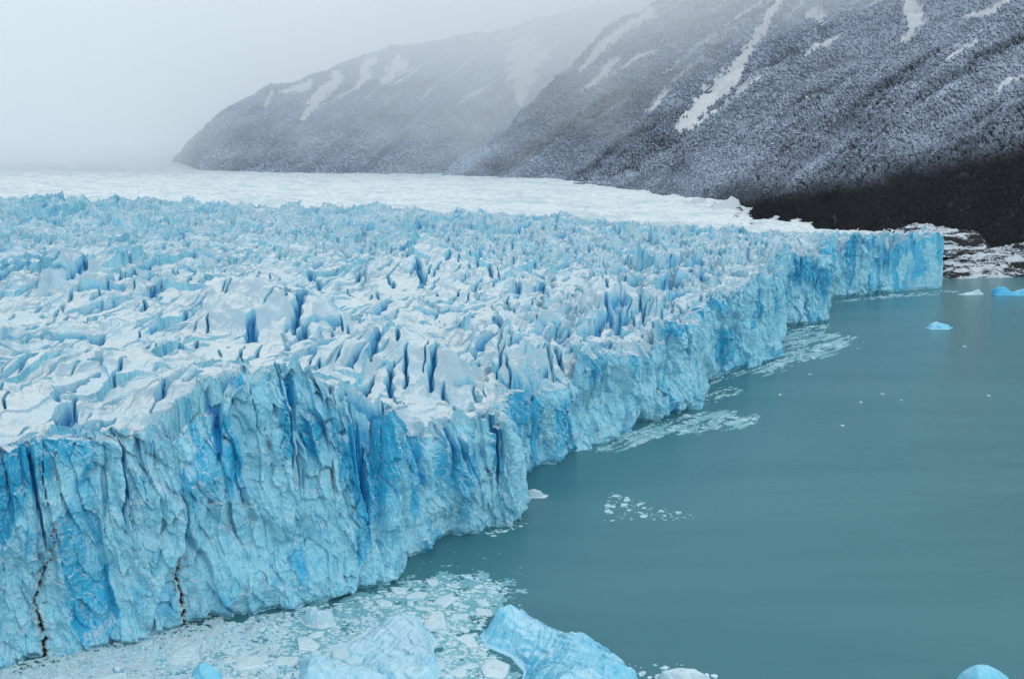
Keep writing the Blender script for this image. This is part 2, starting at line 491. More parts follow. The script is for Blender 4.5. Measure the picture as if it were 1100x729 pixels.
def s_samples():
    f = np.arange(S_MIN, S_MAX, .02); X_, Y_ = from_sb(f, f * 0)
    arc = np.concatenate([[0], np.cumsum(np.hypot(np.diff(X_), np.diff(Y_)))])
    d = np.where(f < -70, 2.5, np.where(f < -15, .8, .32 + .00062 * np.maximum(f, 0))); d = np.where(f > 880, 2.5, d)
    cnt = np.concatenate([[0], np.cumsum(np.diff(arc) / d[1:])])
    return np.interp(np.arange(0, cnt[-1], 1.), cnt, f)
SS = s_samples()
NS = len(SS)
tx = np.gradient(off_at(SS), SS)
ker = np.ones(9) / 9; 
nxl = from_sb(SS, SS * 0)
curve = np.stack(nxl, -1)
tan = np.gradient(curve, axis=0)
wnd = 15
tan = np.stack([np.convolve(np.pad(tan[:, k], wnd, mode='edge'), np.ones(2 * wnd + 1) / (2 * wnd + 1), 'valid') for k in (0, 1)], -1)
tan /= np.linalg.norm(tan, axis=1)[:, None]
nrm = np.stack([tan[:, 1], -tan[:, 0]], -1)

ARC = np.concatenate([[0], np.cumsum(np.hypot(*np.diff(curve, axis=0).T))])
top_h, top_fresh, top_crack, top_dirt, _ = surface(curve[:, 0], curve[:, 1])
kern = np.hanning(9); kern /= kern.sum()
top_s = np.convolve(np.pad(top_h, 4, mode='edge'), kern, 'valid')
ztop = .5 * top_s + .5 * top_h
ztop = np.maximum(ztop - clefts(ARC) * 7., 14.)

# places on the front given by the photograph (px, py) -> (arc, z)
fpx, fpy0 = project(curve[:, 0], curve[:, 1], 0.)
def on_front(px, py, smin=-40, smax=900):
    m = (SS > smin) & (SS < smax)
    dxr, dyr, dzr = ray(px, py)
    # ray against the front curtain: minimise |X/Y - u|, nearest to the eye first
    r = curve[:, 0] / np.maximum(curve[:, 1], 1) - dxr / dyr
    idx = np.where(m[:-1] & (np.sign(r[:-1]) != np.sign(r[1:])))[0]
    best = None
    for i in idx:
        z = CAMZ + dzr * curve[i, 1] / dyr
        if -2 < z < ztop[i] + 8 and (best is None or curve[i, 1] < best[2]): best = (ARC[i], z, curve[i, 1])
    return best

NZ = 300
T = np.linspace(0, 1, NZ) ** .92
ZB = -5.0
Tg = T[:, None]; Ag = ARC[None, :]
Zg = ZB + (ztop[None, :] - ZB) * Tg
Ag2 = np.broadcast_to(Ag, Zg.shape)
wa = Ag2 + 4.0 * fbm(Ag2 / 14., Zg / 24., 3, 301); wz = Zg + 6 * fbm(Ag2 / 14. + 40, Zg / 20., 3, 302)
F1, F2, r1, r2, dx, dy = voronoi(wa / 17., wz / 44., 311)
disp = ((r1 - .5) * 3.2 + dx * 8 * (r2 - .5) * 2 + dy * 2. * (r1 - .5) * 2) * sstep(-.02, .14, F2 - F1)
fresh = .32 + (r2 - .5) * .85
e = 1 - sstep(0, .035, F2 - F1); disp -= e * .2
slabcrack = e * .5 * sstep(.35, .9, Tg)
hi = sstep(.35, .85, Tg + .25 * noise(Ag2 / 25., Zg * 0, 317))       # fluting is strongest up high
F1, F2, r1, r2, dx, dy = voronoi(wa / 4.2 + .10 * wz / 4.2, wz / 20., 321)
disp += ((r1 - .5) * 1.6 + dx * 4.4 * (r2 - .5) * 2) * (.35 + .9 * hi) * sstep(-.04, .11, F2 - F1)
fresh += (r1 - .5) * .30
e = 1 - sstep(0, .06, F2 - F1); disp -= e * .3 * hi
F1, F2, r1, r2, dx, dy = voronoi((wa + .25 * wz) / 2.0, wz / 5.2, 331)
disp += (r1 - .5) * .25 + dx * 1.5 * (r2 - .5) + dy * 1.1 * (r1 - .5)
F1, F2, r1, r2, dx, dy = voronoi(Ag2 / 2.0 + .3 * wz / 9, Zg / 2.2, 335)
spall = sstep(.0, .35, fbm(Ag2 / 16., Zg / 14., 3, 336))
disp += spall * ((r1 - .5) * .8 + 1.0 * dy * (r2 - .5))
disp += 1.1 * fbm(Ag2 / 7., Zg / 8., 5, 337, .55)
F1, F2, r1, r2, dx, dy = voronoi((wa + .2 * Zg) / 4.4, wz / 7.5, 345)
disp += dx * 2.1 * (r2 - .5) * 2 + dy * 1.6 * (r1 - .5) * 2
fresh += (r1 - .5) * .22
F1, F2, r1, r2, dx, dy = voronoi(Ag2 / 1.15 + .3 * fbm(Ag2 / 2, Zg / 2, 2, 5), Zg / 1.5, 339)
disp += (.5 * dx * (r2 - .5) + .5 * dy * (r1 - .5)) * sstep(-.3, .3, fbm(Ag2 / 9., Zg / 12., 2, 340))
disp += 5.0 * fbm(Ag2 / 45., Zg / 32., 3, 341) + .35 * fbm(Ag2 / 1.1, Zg / 1.8, 3, 351)
# scooped hollows and leaning buttresses
disp += 2.6 * (ridged(Ag2 / 26., Zg / 90., 2, 361) - .6)
disp -= .09 * np.maximum(Zg - 8, 0)
clf = clefts(Ag2, Tg + 0 * Ag2)
disp -= clf * 4.5
crk = np.clip(sstep(.15, .75, clf) * .95 + slabcrack * .5, 0, 1)
fresh += .40 * noise(Ag2 / 30., Zg / 22., 371) + .28 * sstep(.35, .95, Tg) - .10
disp -= 3.2 * sstep(.84, 1., Tg) ** 2 * np.clip(.6 + noise(Ag2 / 18., Ag2 * 0, 378), 0, 1.2)
# melt notch at the waterline
disp -= 2.4 * np.exp(-((Zg - .2) / 1.3) ** 2) * sstep(-.3, .2, noise(Ag2 / 25., Ag2 * 0, 377) + .1)
# bare blue faces seen in the photograph
FRESH = [(20, 500, 9, 12, .7), (85, 490, 3.5, 10, .5), (215, 470, 1.2, 9, .6), (245, 480, 1., 12, .5), (310, 455, 1.5, 10, .8), (340, 470, 3, 8, .7),
         (110, 650, 14, 10, .35), (180, 440, 3, 8, .4), (495, 510, 10, 16, .5), (540, 480, 4, 14, .55), (610, 455, 14, 10, .6), (575, 480, 6, 14, .5),
         (715, 400, 4, 9, .45), (780, 370, 12, 10, .5), (860, 300, 8, 16, .6), (835, 325, 8, 8, .5), (965, 285, 6, 20, .6), (915, 290, 5, 14, .3), (400, 520, 5, 16, .35)]
for px, py, ra, rz, k in FRESH:
    q = on_front(px, py)
    if q is not None:
        fresh += k * np.exp(-(((Ag2 - q[0]) / ra) ** 2 + ((Zg - q[1]) / rz) ** 2) ** 2)
PALE = [(120, 540, 16, 12, .35), (250, 590, 14, 14, .35), (40, 640, 8, 10, .2), (700, 420, 8, 8, .35), (440, 560, 8, 10, .2), (905, 290, 8, 20, .3), (820, 350, 8, 12, .35), (215, 640, 5, 9, .5)]
for px, py, ra, rz, k in PALE:
    q = on_front(px, py)
    if q is not None:
        fresh -= k * np.exp(-(((Ag2 - q[0]) / ra) ** 2 + ((Zg - q[1]) / rz) ** 2) ** 2)
# dirt bands and the two black silt-filled cracks
dirt = .42 * sstep(.22, .6, fbm(Ag2 / 3.0, Zg / 16., 4, 381)) * sstep(.0, .4, noise(Ag2 / 40., Zg / 60., 382) + .1)
def crackline(pts, wbase):
    global disp, dirt
    P = [on_front(*p[:2]) for p in pts]
    P = [(q[0], q[1], p[2]) for q, p in zip(P, pts) if q is not None]
    P.sort(key=lambda a: a[1])
    zz = np.array([p[1] for p in P]); aa = np.array([p[0] for p in P]); ww = np.array([p[2] for p in P])
    c = np.interp(Zg, zz, aa) + 1.1 * fbm(Zg / 2.6, Zg * 0 + 3, 4, 391) + .7 * fbm(Ag2 / .9, Zg / .8, 3, 392)
    w = np.interp(Zg, zz, ww) * wbase * np.clip(1 + 1.9 * fbm(Zg / 2.0, Zg * 0 + 1, 3, 393), .12, 3)
    ins = (Zg < zz[-1]) & (Zg > zz[0] - 6)
    d = np.abs(Ag2 - c)
    k = np.clip(1.25 - d / np.maximum(w, .05), 0, 1) * ins
    disp -= 1.6 * np.clip(k, 0, 1)
    halo = np.exp(-(d / 2.4) ** 2) * ins * .60 * sstep(-.3, .3, fbm(Ag2 / .9, Zg / 1.3, 3, 394))
    dirt = np.maximum(dirt, np.maximum(sstep(0.15, .75, k), halo))
crackline([(48, 716, 1.3), (50, 690, 1.2), (42, 668, .8), (38, 650, .7), (48, 625, .5), (58, 600, .35), (60, 560, .15)], .62)
crackline([(196, 684, .8), (199, 660, .9), (196, 640, .9), (193, 620, .6), (196, 600, .35), (196, 585, .12)], .62)
fresh = np.clip(fresh, 0, 1)

ext = np.where(SS[None, :] > 868, 0.3, 1.0)
disp = disp * ext
CX_ = curve[None, :, 0] + disp * nrm[None, :, 0]
CY_ = curve[None, :, 1] + disp * nrm[None, :, 1]
verts = np.stack([CX_, CY_, Zg], -1).reshape(-1, 3)
np_mesh('ice_cliff', verts, grid_quads(NZ, NS), M_ICE, glacier,
        dict(fresh=fresh, crack=crk, dirt=np.clip(dirt, 0, 1)))

# rim strip joining the cliff to the field
BB = np.concatenate([np.arange(0, 16.5, .42)]); NB = len(BB)
sx, sy = from_sb(SS[None, :] + 0 * BB[:, None], BB[:, None] + 0 * SS[None, :])
hh, fr, ck, dr, _ = surface(sx, sy)
k = 1 - sstep(0, 12, BB)[:, None]
kz = 1 - sstep(0, 9, BB)[:, None]
zz = hh + (ztop - top_h)[None, :] * kz
px_ = sx + disp[-1][None, :] * nrm[None, :, 0] * k; py_ = sy + disp[-1][None, :] * nrm[None, :, 1] * k
zz[0] = Zg[-1]
fr = np.clip(fr * (1 - kz) + fresh[-1][None, :] * kz, 0, 1); ck = np.clip(np.maximum(ck, crk[-1][None, :] * (kz ** .5)), 0, 1)
np_mesh('cliff_rim', np.stack([px_, py_, zz], -1).reshape(-1, 3), grid_quads(NB, NS), M_SERAC, glacier,
        dict(fresh=fr, crack=ck, dirt=dr))

# jumbled ice field on a fan-shaped grid, finer near the eye
pc = np.concatenate([np.arange(-330, -30, 5.), np.arange(-30, 1130, .8), np.arange(1130, 1400, 6.)])
uu = (pc - CX) / F_PX
yr = [150.]
while yr[-1] < 1246: yr.append(yr[-1] + .30 + .00085 * yr[-1])
yr = np.array(yr)
X = uu[None, :] * yr[:, None]; Y = np.broadcast_to(yr[:, None], X.shape)
s_, b_ = to_sb(X, Y)
inside = (b_ > 10.0) & (s_ > S_MIN) & (s_ < S_MAX - 2)
keep = inside.copy()
Z = np.zeros(X.shape); FR = Z.copy(); CR = Z.copy(); DR = Z.copy()
h_, f_, c_, d_, _ = surface(X[keep], Y[keep])
Z[keep] = h_; FR[keep] = f_; CR[keep] = c_; DR[keep] = d_
Z -= .12 * (b_ < 17)
q = grid_quads(*X.shape)
ok = keep.ravel()[q].all(1)
np_mesh('serac_field', np.stack([X, Y, Z], -1).reshape(-1, 3), q[ok], M_SERAC, glacier, dict(fresh=FR, crack=CR, dirt=DR))

# upper snowfield past the crest
sctrl = [(-300, 207, 1240), (0, 207, 1240), (300, 214, 1225), (485, 222, 1200), (670, 232, 1140), (800, 244, 1110), (900, 262, 1100),
         (0, 195, 1500), (300, 200, 1480), (500, 206, 1400), (620, 212, 1330), (700, 222, 1240), (760, 228, 1200), (815, 243, 1150),
         (0, 180, 2000), (200, 183, 1980), (350, 187, 1900), (500, 190, 1760), (600, 193, 1660), (700, 205, 1480), (760, 214, 1330),
         (-300, 180, 2000), (0, 169, 2700), (193, 174, 2450), (-400, 160, 3600), (0, 160, 3600), (200, 160, 3600)]
spts = np.array([at_Y(*c) for c in sctrl]); W_S = rbf_fit(spts, 2.)
def snow_h(x, y):
    z = rbf_eval(spts, W_S, x, y)
    near = 1 - sstep(1500, 2200, y)
    z = z + (1.0 + 1.2 * near) * fbm(x / 38., y / 30., 4, 401) * 2.0 + near * 3.0 * (ridged(x / 22., y / 12., 3, 402) - .6)
    yc = np.interp(CX + F_PX * x / y, [0, 300, 485, 670, 800, 900], [1200, 1180, 1150, 1110, 1080, 1050])
    return z - 22 * (1 - sstep(yc - 10, yc + 42, y))
pc2 = np.arange(-420, 960, 1.6); yr2 = [1035.]
while yr2[-1] < 4200: yr2.append(yr2[-1] * 1.0021)
yr2 = np.array(yr2)
X = ((pc2 - CX) / F_PX)[None, :] * yr2[:, None]; Y = np.broadcast_to(yr2[:, None], X.shape)
Z = snow_h(X, Y)
ppx, ppy = project(X, Y, Z)
rock = np.exp(-(((ppx - 700) / 75) ** 2 + ((ppy - 227) / 9) ** 2)) * .42 + np.exp(-(((ppx - 795) / 40) ** 2 + ((ppy - 232) / 12) ** 2)) * .5
rock = rock + .35 * np.exp(-(((ppx - 560) / 120) ** 2 + ((ppy - 219) / 5) ** 2))
np_mesh('snowfield', np.stack([X, Y, Z], -1).reshape(-1, 3), grid_quads(*X.shape), M_SNOW, glacier, dict(rock=rock))

# ------------------------------------------------------------------ mountains
def loft(name, base, ridge, slope, mat, px0, px1, seed, gul, snow_fn, chutes, step=1.6, rows=150, back=900, drop=260, tilt=0.):
    """a mountainside from its foot line (px, py, depth) to its ridge line (px, py)"""
    P = np.arange(px0, px1, step)
    bp = np.array(base, float)
    D0 = np.interp(P, bp[:, 0], bp[:, 2]); by = np.interp(P, bp[:, 0], bp[:, 1])
    z0 = CAMZ + (HOR - by) / F_PX * D0
    rp = np.array(ridge, float); ry = np.interp(P, rp[:, 0], rp[:, 1])
    k = (HOR - ry) / F_PX
    D1 = (D0 + (CAMZ - z0) / slope) / np.maximum(1 - k / slope, .2)
    D1 = np.maximum(D1, D0 + 15)
    D1 = np.convolve(np.pad(D1, 12, mode='edge'), np.ones(25) / 25, 'valid')
    z1 = CAMZ + k * D1
    t = np.concatenate([np.linspace(-.08, 1, rows), 1 + np.linspace(.02, 1, 30) ** 1.3])
    T = t[:, None]
    up = np.clip(T, -.08, 1)
    D = D0 + (D1 - D0) * up + np.maximum(T - 1, 0) * back
    prof = np.where(up > 0, .86 * np.maximum(up, 0) + .14 * np.maximum(up, 0) ** 2, up)
    Zm = z0 + (z1 - z0) * prof - np.maximum(T - 1, 0) ** 1.3 * drop
    u = (P - CX) / F_PX
    Xm = u[None, :] * D; Ym = D + 0 * Xm
    Xd = (u[None, :] * 1500. + 0 * Xm) - tilt * 1.5 * Zm                              # gullies run down and to the left
    amp = sstep(-.02, .12, T) * (1 - .6 * sstep(.8, 1.3, T))
    n = gul * (ridged(Xd / 150., Zm / 500., 3, seed) - .62) + gul * .40 * (ridged(Xd / 42., Zm / 260., 3, seed + 5) - .6) + gul * .22 * fbm(Xm / 40., Zm / 40., 4, seed + 7)
    Zm = Zm + amp * n + amp * 2.2 * fbm(Xm / 14., Ym / 18., 3, seed + 9)
    ppx, ppy = project(Xm, Ym, Zm)
    snow = snow_fn(ppx, ppy, Zm)
    snow = snow * (1 + .95 * fbm(Xd / 34., Zm / 320., 4, seed + 31, .6) + .3 * fbm(Xm / 90., Zm / 25., 3, seed + 33))
    ch = .9 * sstep(.24, .42, fbm(Xd / 17., Zm / 170., 4, seed + 37, .6)) * sstep(150, 70, ppy) * (snow > .5)
    for pts, wd, st in chutes:
        pts = np.array(pts, float); wd_ = wd
        best = np.full(Xm.shape, 1e9)
        for a, b in zip(pts[:-1], pts[1:]):
            ax, ay, aw = a; bx, by_, bw = b
            L2 = (bx - ax) ** 2 + (by_ - ay) ** 2
            q = np.clip(((ppx - ax) * (bx - ax) + (ppy - ay) * (by_ - ay)) / L2, 0, 1)
            w = aw + (bw - aw) * q
            d = np.hypot(ppx - ax - q * (bx - ax), ppy - ay - q * (by_ - ay)) / (w * wd_)
            best = np.minimum(best, d)
        best = best + 1.1 * fbm(Xd / 14., Zm / 60., 4, seed + 20) + .9 * fbm(Xm / 7., Zm / 9., 3, seed + 22) + .5 * sstep(.1, .5, fbm(Xm / 30., Zm / 7., 3, seed + 24)) + .08
        ch = np.maximum(ch, st * (1 - sstep(.6, 1.5, best)))
    o = np_mesh(name, np.stack([Xm, Ym, Zm], -1).reshape(-1, 3), grid_quads(*Xm.shape), mat, None, dict(snow=snow, chute=ch), smooth=True)
    prop(o, kind='structure')
    return dict(X=Xm, Y=Ym, Z=Zm, px=ppx, py=ppy, snow=snow, ch=ch, rows=rows)

full = lambda v: (lambda px, py, z: np.full(np.shape(px), v))
mA = loft('mountain', [(150, 168, 2600), (193, 173, 2450), (220, 184, 1990), (300, 186, 1930), (450, 189, 1900), (620, 190, 1960), (760, 190, 2000)],
          [(150, 176), (188, 176), (196, 168), (215, 146), (240, 120), (290, 96), (360, 78), (430, 58), (500, 44), (600, 24), (700, 4), (760, 0)],
          .42, M_MNT, 191, 760, 501, 34, full(1.5),
          [([(362, 82, 5), (345, 103, 7), (326, 126, 3)], 1.3, 1), ([(398, 68, 7), (384, 96, 2)], 1.3, 1), ([(432, 70, 8), (410, 86, 3)], 1.3, 1),
           ([(565, 62, 22), (562, 85, 14), (558, 112, 3)], 1.1, 1), ([(330, 92, 8), (300, 100, 2)], 1, .8), ([(292, 100, 3), (285, 112, 3)], 1, .7)],
          rows=170, tilt=.6)
mB = loft('mountain', [(400, 192, 1900), (520, 192, 1760), (600, 193, 1660), (700, 204, 1500), (800, 225, 1350), (1000, 235, 1300), (1350, 240, 1300)],
          [(400, 200), (455, 196), (500, 176), (545, 140), (590, 98), (645, 42), (700, 10), (830, -25), (1100, -95), (1350, -130)],
          .52, M_MNT, 410, 1340, 521, 60,
          lambda px, py, z: .80 + .55 * sstep(150, 20, py) + .5 * sstep(640, 460, px),  # snow grows upward; left edge painted whiter in place of fog
          [([(838, 0, 4), (818, 32, 6), (800, 62, 6), (786, 84, 12), (766, 104, 14), (746, 122, 11), (732, 138, 5)], 1., 1),
           ([(700, 14, 5), (668, 32, 5), (640, 58, 4), (622, 78, 3)], 1.1, 1), ([(660, 66, 5), (640, 88, 4), (622, 100, 2)], 1.1, .8),
           ([(862, 2, 3), (845, 20, 3)], 1, .6), ([(975, 2, 5), (985, 20, 11), (975, 38, 6), (968, 46, 2)], 1.1, 1), ([(877, 17, 9), (880, 19, 9)], 1, .8),
           ([(715, 98, 6), (700, 118, 4), (690, 122, 2)], 1, .8), ([(790, 30, 3), (740, 55, 3)], 1, .5), ([(755, 60, 4), (715, 96, 3)], 1, .4)],
          rows=190, tilt=.9)
def snowC(px, py, z):
    line = np.interp(px, [640, 760, 830, 900, 1000, 1100, 1250], [235, 225, 212, 201, 183, 162, 135]) + 7 * fbm(px / 30., py / 14., 3, 77)
    return sstep(12, -34, py - line) * (.74 + .35 * sstep(130, 10, py))
mC = loft('mountain', [(600, 199, 1600), (640, 197, 1560), (700, 206, 1440), (760, 216, 1320), (810, 240, 1190), (850, 262, 1150), (1000, 285, 1130), (1012, 290, 1110), (1100, 292, 1110), (1400, 305, 1040)],
          [(600, 210), (640, 196), (690, 178), (740, 165), (800, 138), (873, 100), (964, 59), (1055, 23), (1100, 0), (1400, -130)],
          .50, M_MNT, 615, 1390, 541, 48, snowC,
          [([(1082, 0, 3), (1060, 16, 5), (1048, 26, 2)], 1, 1), ([(1048, 45, 3), (1020, 62, 3), (1012, 70, 1)], 1, .8), ([(935, 120, 4), (960, 112, 4)], 1, .35)],
          rows=200, tilt=.8)

# trees: one mass of small crowns
def tree_mass(srcs):
    V = []; SN = []
    for m, n, hmin, hmax in srcs:
        R, C = m['X'].shape
        # spread evenly over the picture-facing slope
        i = rng.random(n * 3) * (m['rows'] - 2); j = rng.random(n * 3) * (C - 2)
        i0 = i.astype(int); j0 = j.astype(int)
        ppx = m['px'][i0, j0]; ppy = m['py'][i0, j0]
        ok = (m['ch'][i0, j0] < .35) & (ppy > -60) & (ppx > -30) & (ppx < 1240)
        i = i[ok][:n]; j = j[ok][:n]; i0 = i0[ok][:n]; j0 = j0[ok][:n]
        a = (i - i0); b = (j - j0)
        def bil(A):
            return (A[i0, j0] * (1 - b) + A[i0, j0 + 1] * b) * (1 - a) + (A[i0 + 1, j0] * (1 - b) + A[i0 + 1, j0 + 1] * b) * a
        x = bil(m['X']); y = bil(m['Y']); z = bil(m['Z']); s = bil(m['snow'])
        N = len(x)
        h = (hmin + (hmax - hmin) * rng.random(N)) ; r = h * (.36 + .25 * rng.random(N)); ph = rng.random(N) * 6.28
        pts = []
        for ring, (rr, hz, cnt) in enumerate([(.75, .05, 5), (1., .42, 5), (.5, .82, 5)]):
            for k in range(cnt):
                ang = ph + k * 2 * math.pi / cnt + ring * .5
                q = r * rr * (.7 + .6 * rng.random(N))
                pts.append(np.stack([x + q * np.cos(ang), y + q * np.sin(ang), z + h * (hz + .12 * (rng.random(N) - .5)) - .5], -1))
        pts.append(np.stack([x, y, z + h], -1))
        V.append(np.stack(pts, 1)); SN.append(np.repeat(s[:, None] * (.75 + .5 * rng.random((N, 1))), 16, 1))
    V = np.concatenate(V); SN = np.concatenate(SN)
    tri = []
    for ring in (0, 1):
        for k in range(5):
            a, b = ring * 5 + k, ring * 5 + (k + 1) % 5
            tri += [(a, b, b + 5), (a, b + 5, a + 5)]
    for k in range(5): tri.append((10 + k, 10 + (k + 1) % 5, 15))
    tri = np.array(tri)
    idx = (np.arange(len(V)) * 16)[:, None, None] + tri[None]
    o = np_mesh('forest', V.reshape(-1, 3), idx.reshape(-1, 3), M_FOREST, None, dict(snow=np.clip(SN, 0, 2)), k=3)
    prop(o, label="dense dark beech forest dusted with snow covering the mountain slopes", cat="forest", kind='stuff')
tree_mass([(mC, 56000, 3.0, 6.4), (mB, 100000, 2.4, 5.2), (mA, 50000, 2.6, 5.4)])

# ------------------------------------------------------------------ rocky shore at right and knoll behind the glacier tip
def ridge_patch(name, pts_px, width, mat, label, cat, seed, z_base=0.0, n=220, m=60, rough=2.5):
    """low rock ridge through (px, py of crest, depth, snow)"""
    P = np.array([at_Y(a, b, c) for a, b, c, _ in pts_px]); SW = np.array([p[3] for p in pts_px])
    t = np.linspace(0, len(P) - 1, n)
    cx = np.interp(t, range(len(P)), P[:, 0]); cy = np.interp(t, range(len(P)), P[:, 1]); cz = np.interp(t, range(len(P)), P[:, 2]); sw = np.interp(t, range(len(P)), SW)
    v = np.linspace(-1, 1.2, m)
    X = cx[None, :] + 0 * v[:, None]; Y = cy[None, :] + v[:, None] * width
    env = np.where(v < 0, 1 - (np.abs(v)) ** 1.35, 1 - (v / 1.2) ** 2)[:, None]
    e2 = np.minimum(1, 6 * np.minimum(np.linspace(0, 1, n), np.linspace(1, 0, n)))[None, :] ** .7
    Z = z_base - 2 + (cz[None, :] - z_base + 2) * env * e2
    Z = Z + rough * env * (ridged(X / 14. + Y / 30, Y / 14., 4, seed) - .6) + .8 * env * fbm(X / 4., Y / 4., 3, seed + 3)
    o = np_mesh(name, np.stack([X, Y, Z], -1).reshape(-1, 3), grid_quads(m, n), mat, None, dict(snow=sw[None, :] + 0 * Z))
    return prop(o, kind='structure')
ridge_patch('rocky_shore', [(985, 282, 1078, .3), (1012, 281, 1078, .3), (1030, 277, 1080, .35), (1050, 272, 1085, .35), (1075, 266, 1090, .35), (1095, 261, 1095, .3), (1130, 258, 1098, .3), (1200, 262, 1098, .2), (1330, 270, 1098, .2)],
            26, M_MOR, None, None, 601, 0., rough=6)
ridge_patch('moraine', [(930, 250, 1120, .3), (965, 246, 1120, .35), (985, 240, 1122, .35), (1000, 241, 1122, .35), (1020, 245, 1122, .32), (1050, 249, 1122, .2), (1070, 256, 1120, .1)],
            26, M_MOR, None, None, 611, 20., rough=4)
ridge_patch('moraine', [(715, 222, 1262, .5), (728, 220, 1270, .62), (742, 216, 1280, .66), (752, 213, 1290, .66), (757, 215, 1296, .5), (768, 220, 1296, .3)], 12, M_MOR, None, None, 621, 56., rough=7)
ridge_patch('moraine', [(748, 226, 1235, .5), (762, 222, 1240, .62), (776, 217, 1245, .66), (786, 212, 1250, .66), (791, 215, 1252, .5), (803, 222, 1252, .3)], 12, M_MOR, None, None, 631, 50., rough=7)
ridge_patch('moraine', [(640, 240, 1150, .5), (690, 237, 1150, .45), (740, 238, 1150, .35), (790, 241, 1148, .4), (818, 238, 1150, .5), (828, 246, 1150, .3)], 22, M_MOR, None, None, 641, 42., rough=5)

# ------------------------------------------------------------------ lake
def plane(name, x0, x1, y0, y1, z, mat):
    v = np.array([(x0, y0, z), (x1, y0, z), (x1, y1, z), (x0, y1, z)], float)
    o = np_mesh(name, v, np.array([[0, 1, 2, 3]]), mat)
    return prop(o, kind='structure')
plane('lake_water', -9000, 9000, -1500, 9000, 0., M_WATER)
plane('lake_bed', -9500, 9500, -2000, 9500, -30., M_MOR)

# ------------------------------------------------------------------ icebergs
def W(px, py, z=0.): return at_z(px, py, z)
def up(px, py, pyb):                     # point seen at (px,py) standing over the water point (px,pyb)
    g = at_z(px, pyb); return at_Y(px, py, g[1])

def berg(label, foot, tops, mat, seed, n=110, fresh=.3, rough=.5, chisel=.5, smooth_k=0., group=None):
    """iceberg: a foot line on the water and points / ridge lines standing over it"""
    F = [W(*f) for f in foot]
    P = []
    for a, b in zip(F, F[1:] + F[:1]):
        for t in (0, .25, .5, .75): P.append(np.append((a * (1 - t) + b * t)[:2], -.6))
    for line in tops:
        L = [up(*q) for q in line]
        P.append(L[0])
        for a, b in zip(L[:-1], L[1:]):
            for t in (.2, .4, .6, .8, 1.): P.append(a * (1 - t) + b * t)
    P = np.array(P); P = P + rng.normal(0, .01, P.shape)
    wt = rbf_fit(P, smooth_k)
    lo = P[:, :2].min(0) - 1.; hi = P[:, :2].max(0) + 1.
    gx_ = np.linspace(lo[0], hi[0], n); gy_ = np.linspace(lo[1], hi[1], n)
    X, Y = np.meshgrid(gx_, gy_)
    sz = max(hi - lo)
    Z = rbf_eval(P, wt, X, Y)
    # inside test against the foot polygon
    ins = np.zeros(X.shape, bool); dmin = np.full(X.shape, 1e9)
    for a, b in zip(F, F[1:] + F[:1]):
        if a[1] != b[1]:
            c = ((a[1] > Y) != (b[1] > Y)) & (X < (b[0] - a[0]) * (Y - a[1]) / (b[1] - a[1]) + a[0]); ins ^= c
        L2 = ((b - a)[:2] ** 2).sum(); q = np.clip(((X - a[0]) * (b[0] - a[0]) + (Y - a[1]) * (b[1] - a[1])) / L2, 0, 1)
        dmin = np.minimum(dmin, np.hypot(X - a[0] - q * (b[0] - a[0]), Y - a[1] - q * (b[1] - a[1])))
    d = np.where(ins, dmin, -dmin)
    hz = np.clip(Z / max(P[:, 2].max(), .1), 0, 1)
    k = rough * (.9 * fbm(X / 3.2 + seed, Y / 5., 4, seed) + .25 * fbm(X / .9, Y / 1.1, 3, seed + 4))
    F1, F2, r1, r2, dx, dy = voronoi((X + .6 * Y) / 3.0 + seed, Y / 4.4, seed + 5)
    k = k + chisel * ((r1 - .5) * .8 + dx * 1.3 * (r2 - .5) * 2 + dy * .8 * (r1 - .5))
    k = k + chisel * .5 * (ridged((X * .8 - Y * .5) / 2.6, (X + Y) / 14., 2, seed + 8) - .6)
    Z = Z + k * np.clip(d / (.06 * sz) + .2, 0, 1) * min(1, sz / 14.)
    Z = np.where(d > 0, np.maximum(Z, .12) + .10, Z)
    # steep foot
    Z = np.where(d < 0, -.3 + d * 3., Z)
    Z = np.maximum(Z, -3)
    q = grid_quads(n, n); ok = (d > -1.0).ravel()[q].all(1)
    c = np.array([P[:, 0].mean(), P[:, 1].mean(), 0.])
    V = np.stack([X, Y, Z], -1).reshape(-1, 3) - c
    fr = np.clip(fresh + .45 * fbm(X / (.3 * sz), Y / (.3 * sz), 3, seed + 2) + .25 * (1 - hz), 0, 1)
    o = np_mesh('iceberg', V, q[ok], mat, None, dict(fresh=fr, crack=0 * X, dirt=0 * X), smooth=True)
    o.location = c
    return prop(o, label=label, cat='iceberg', group=group)

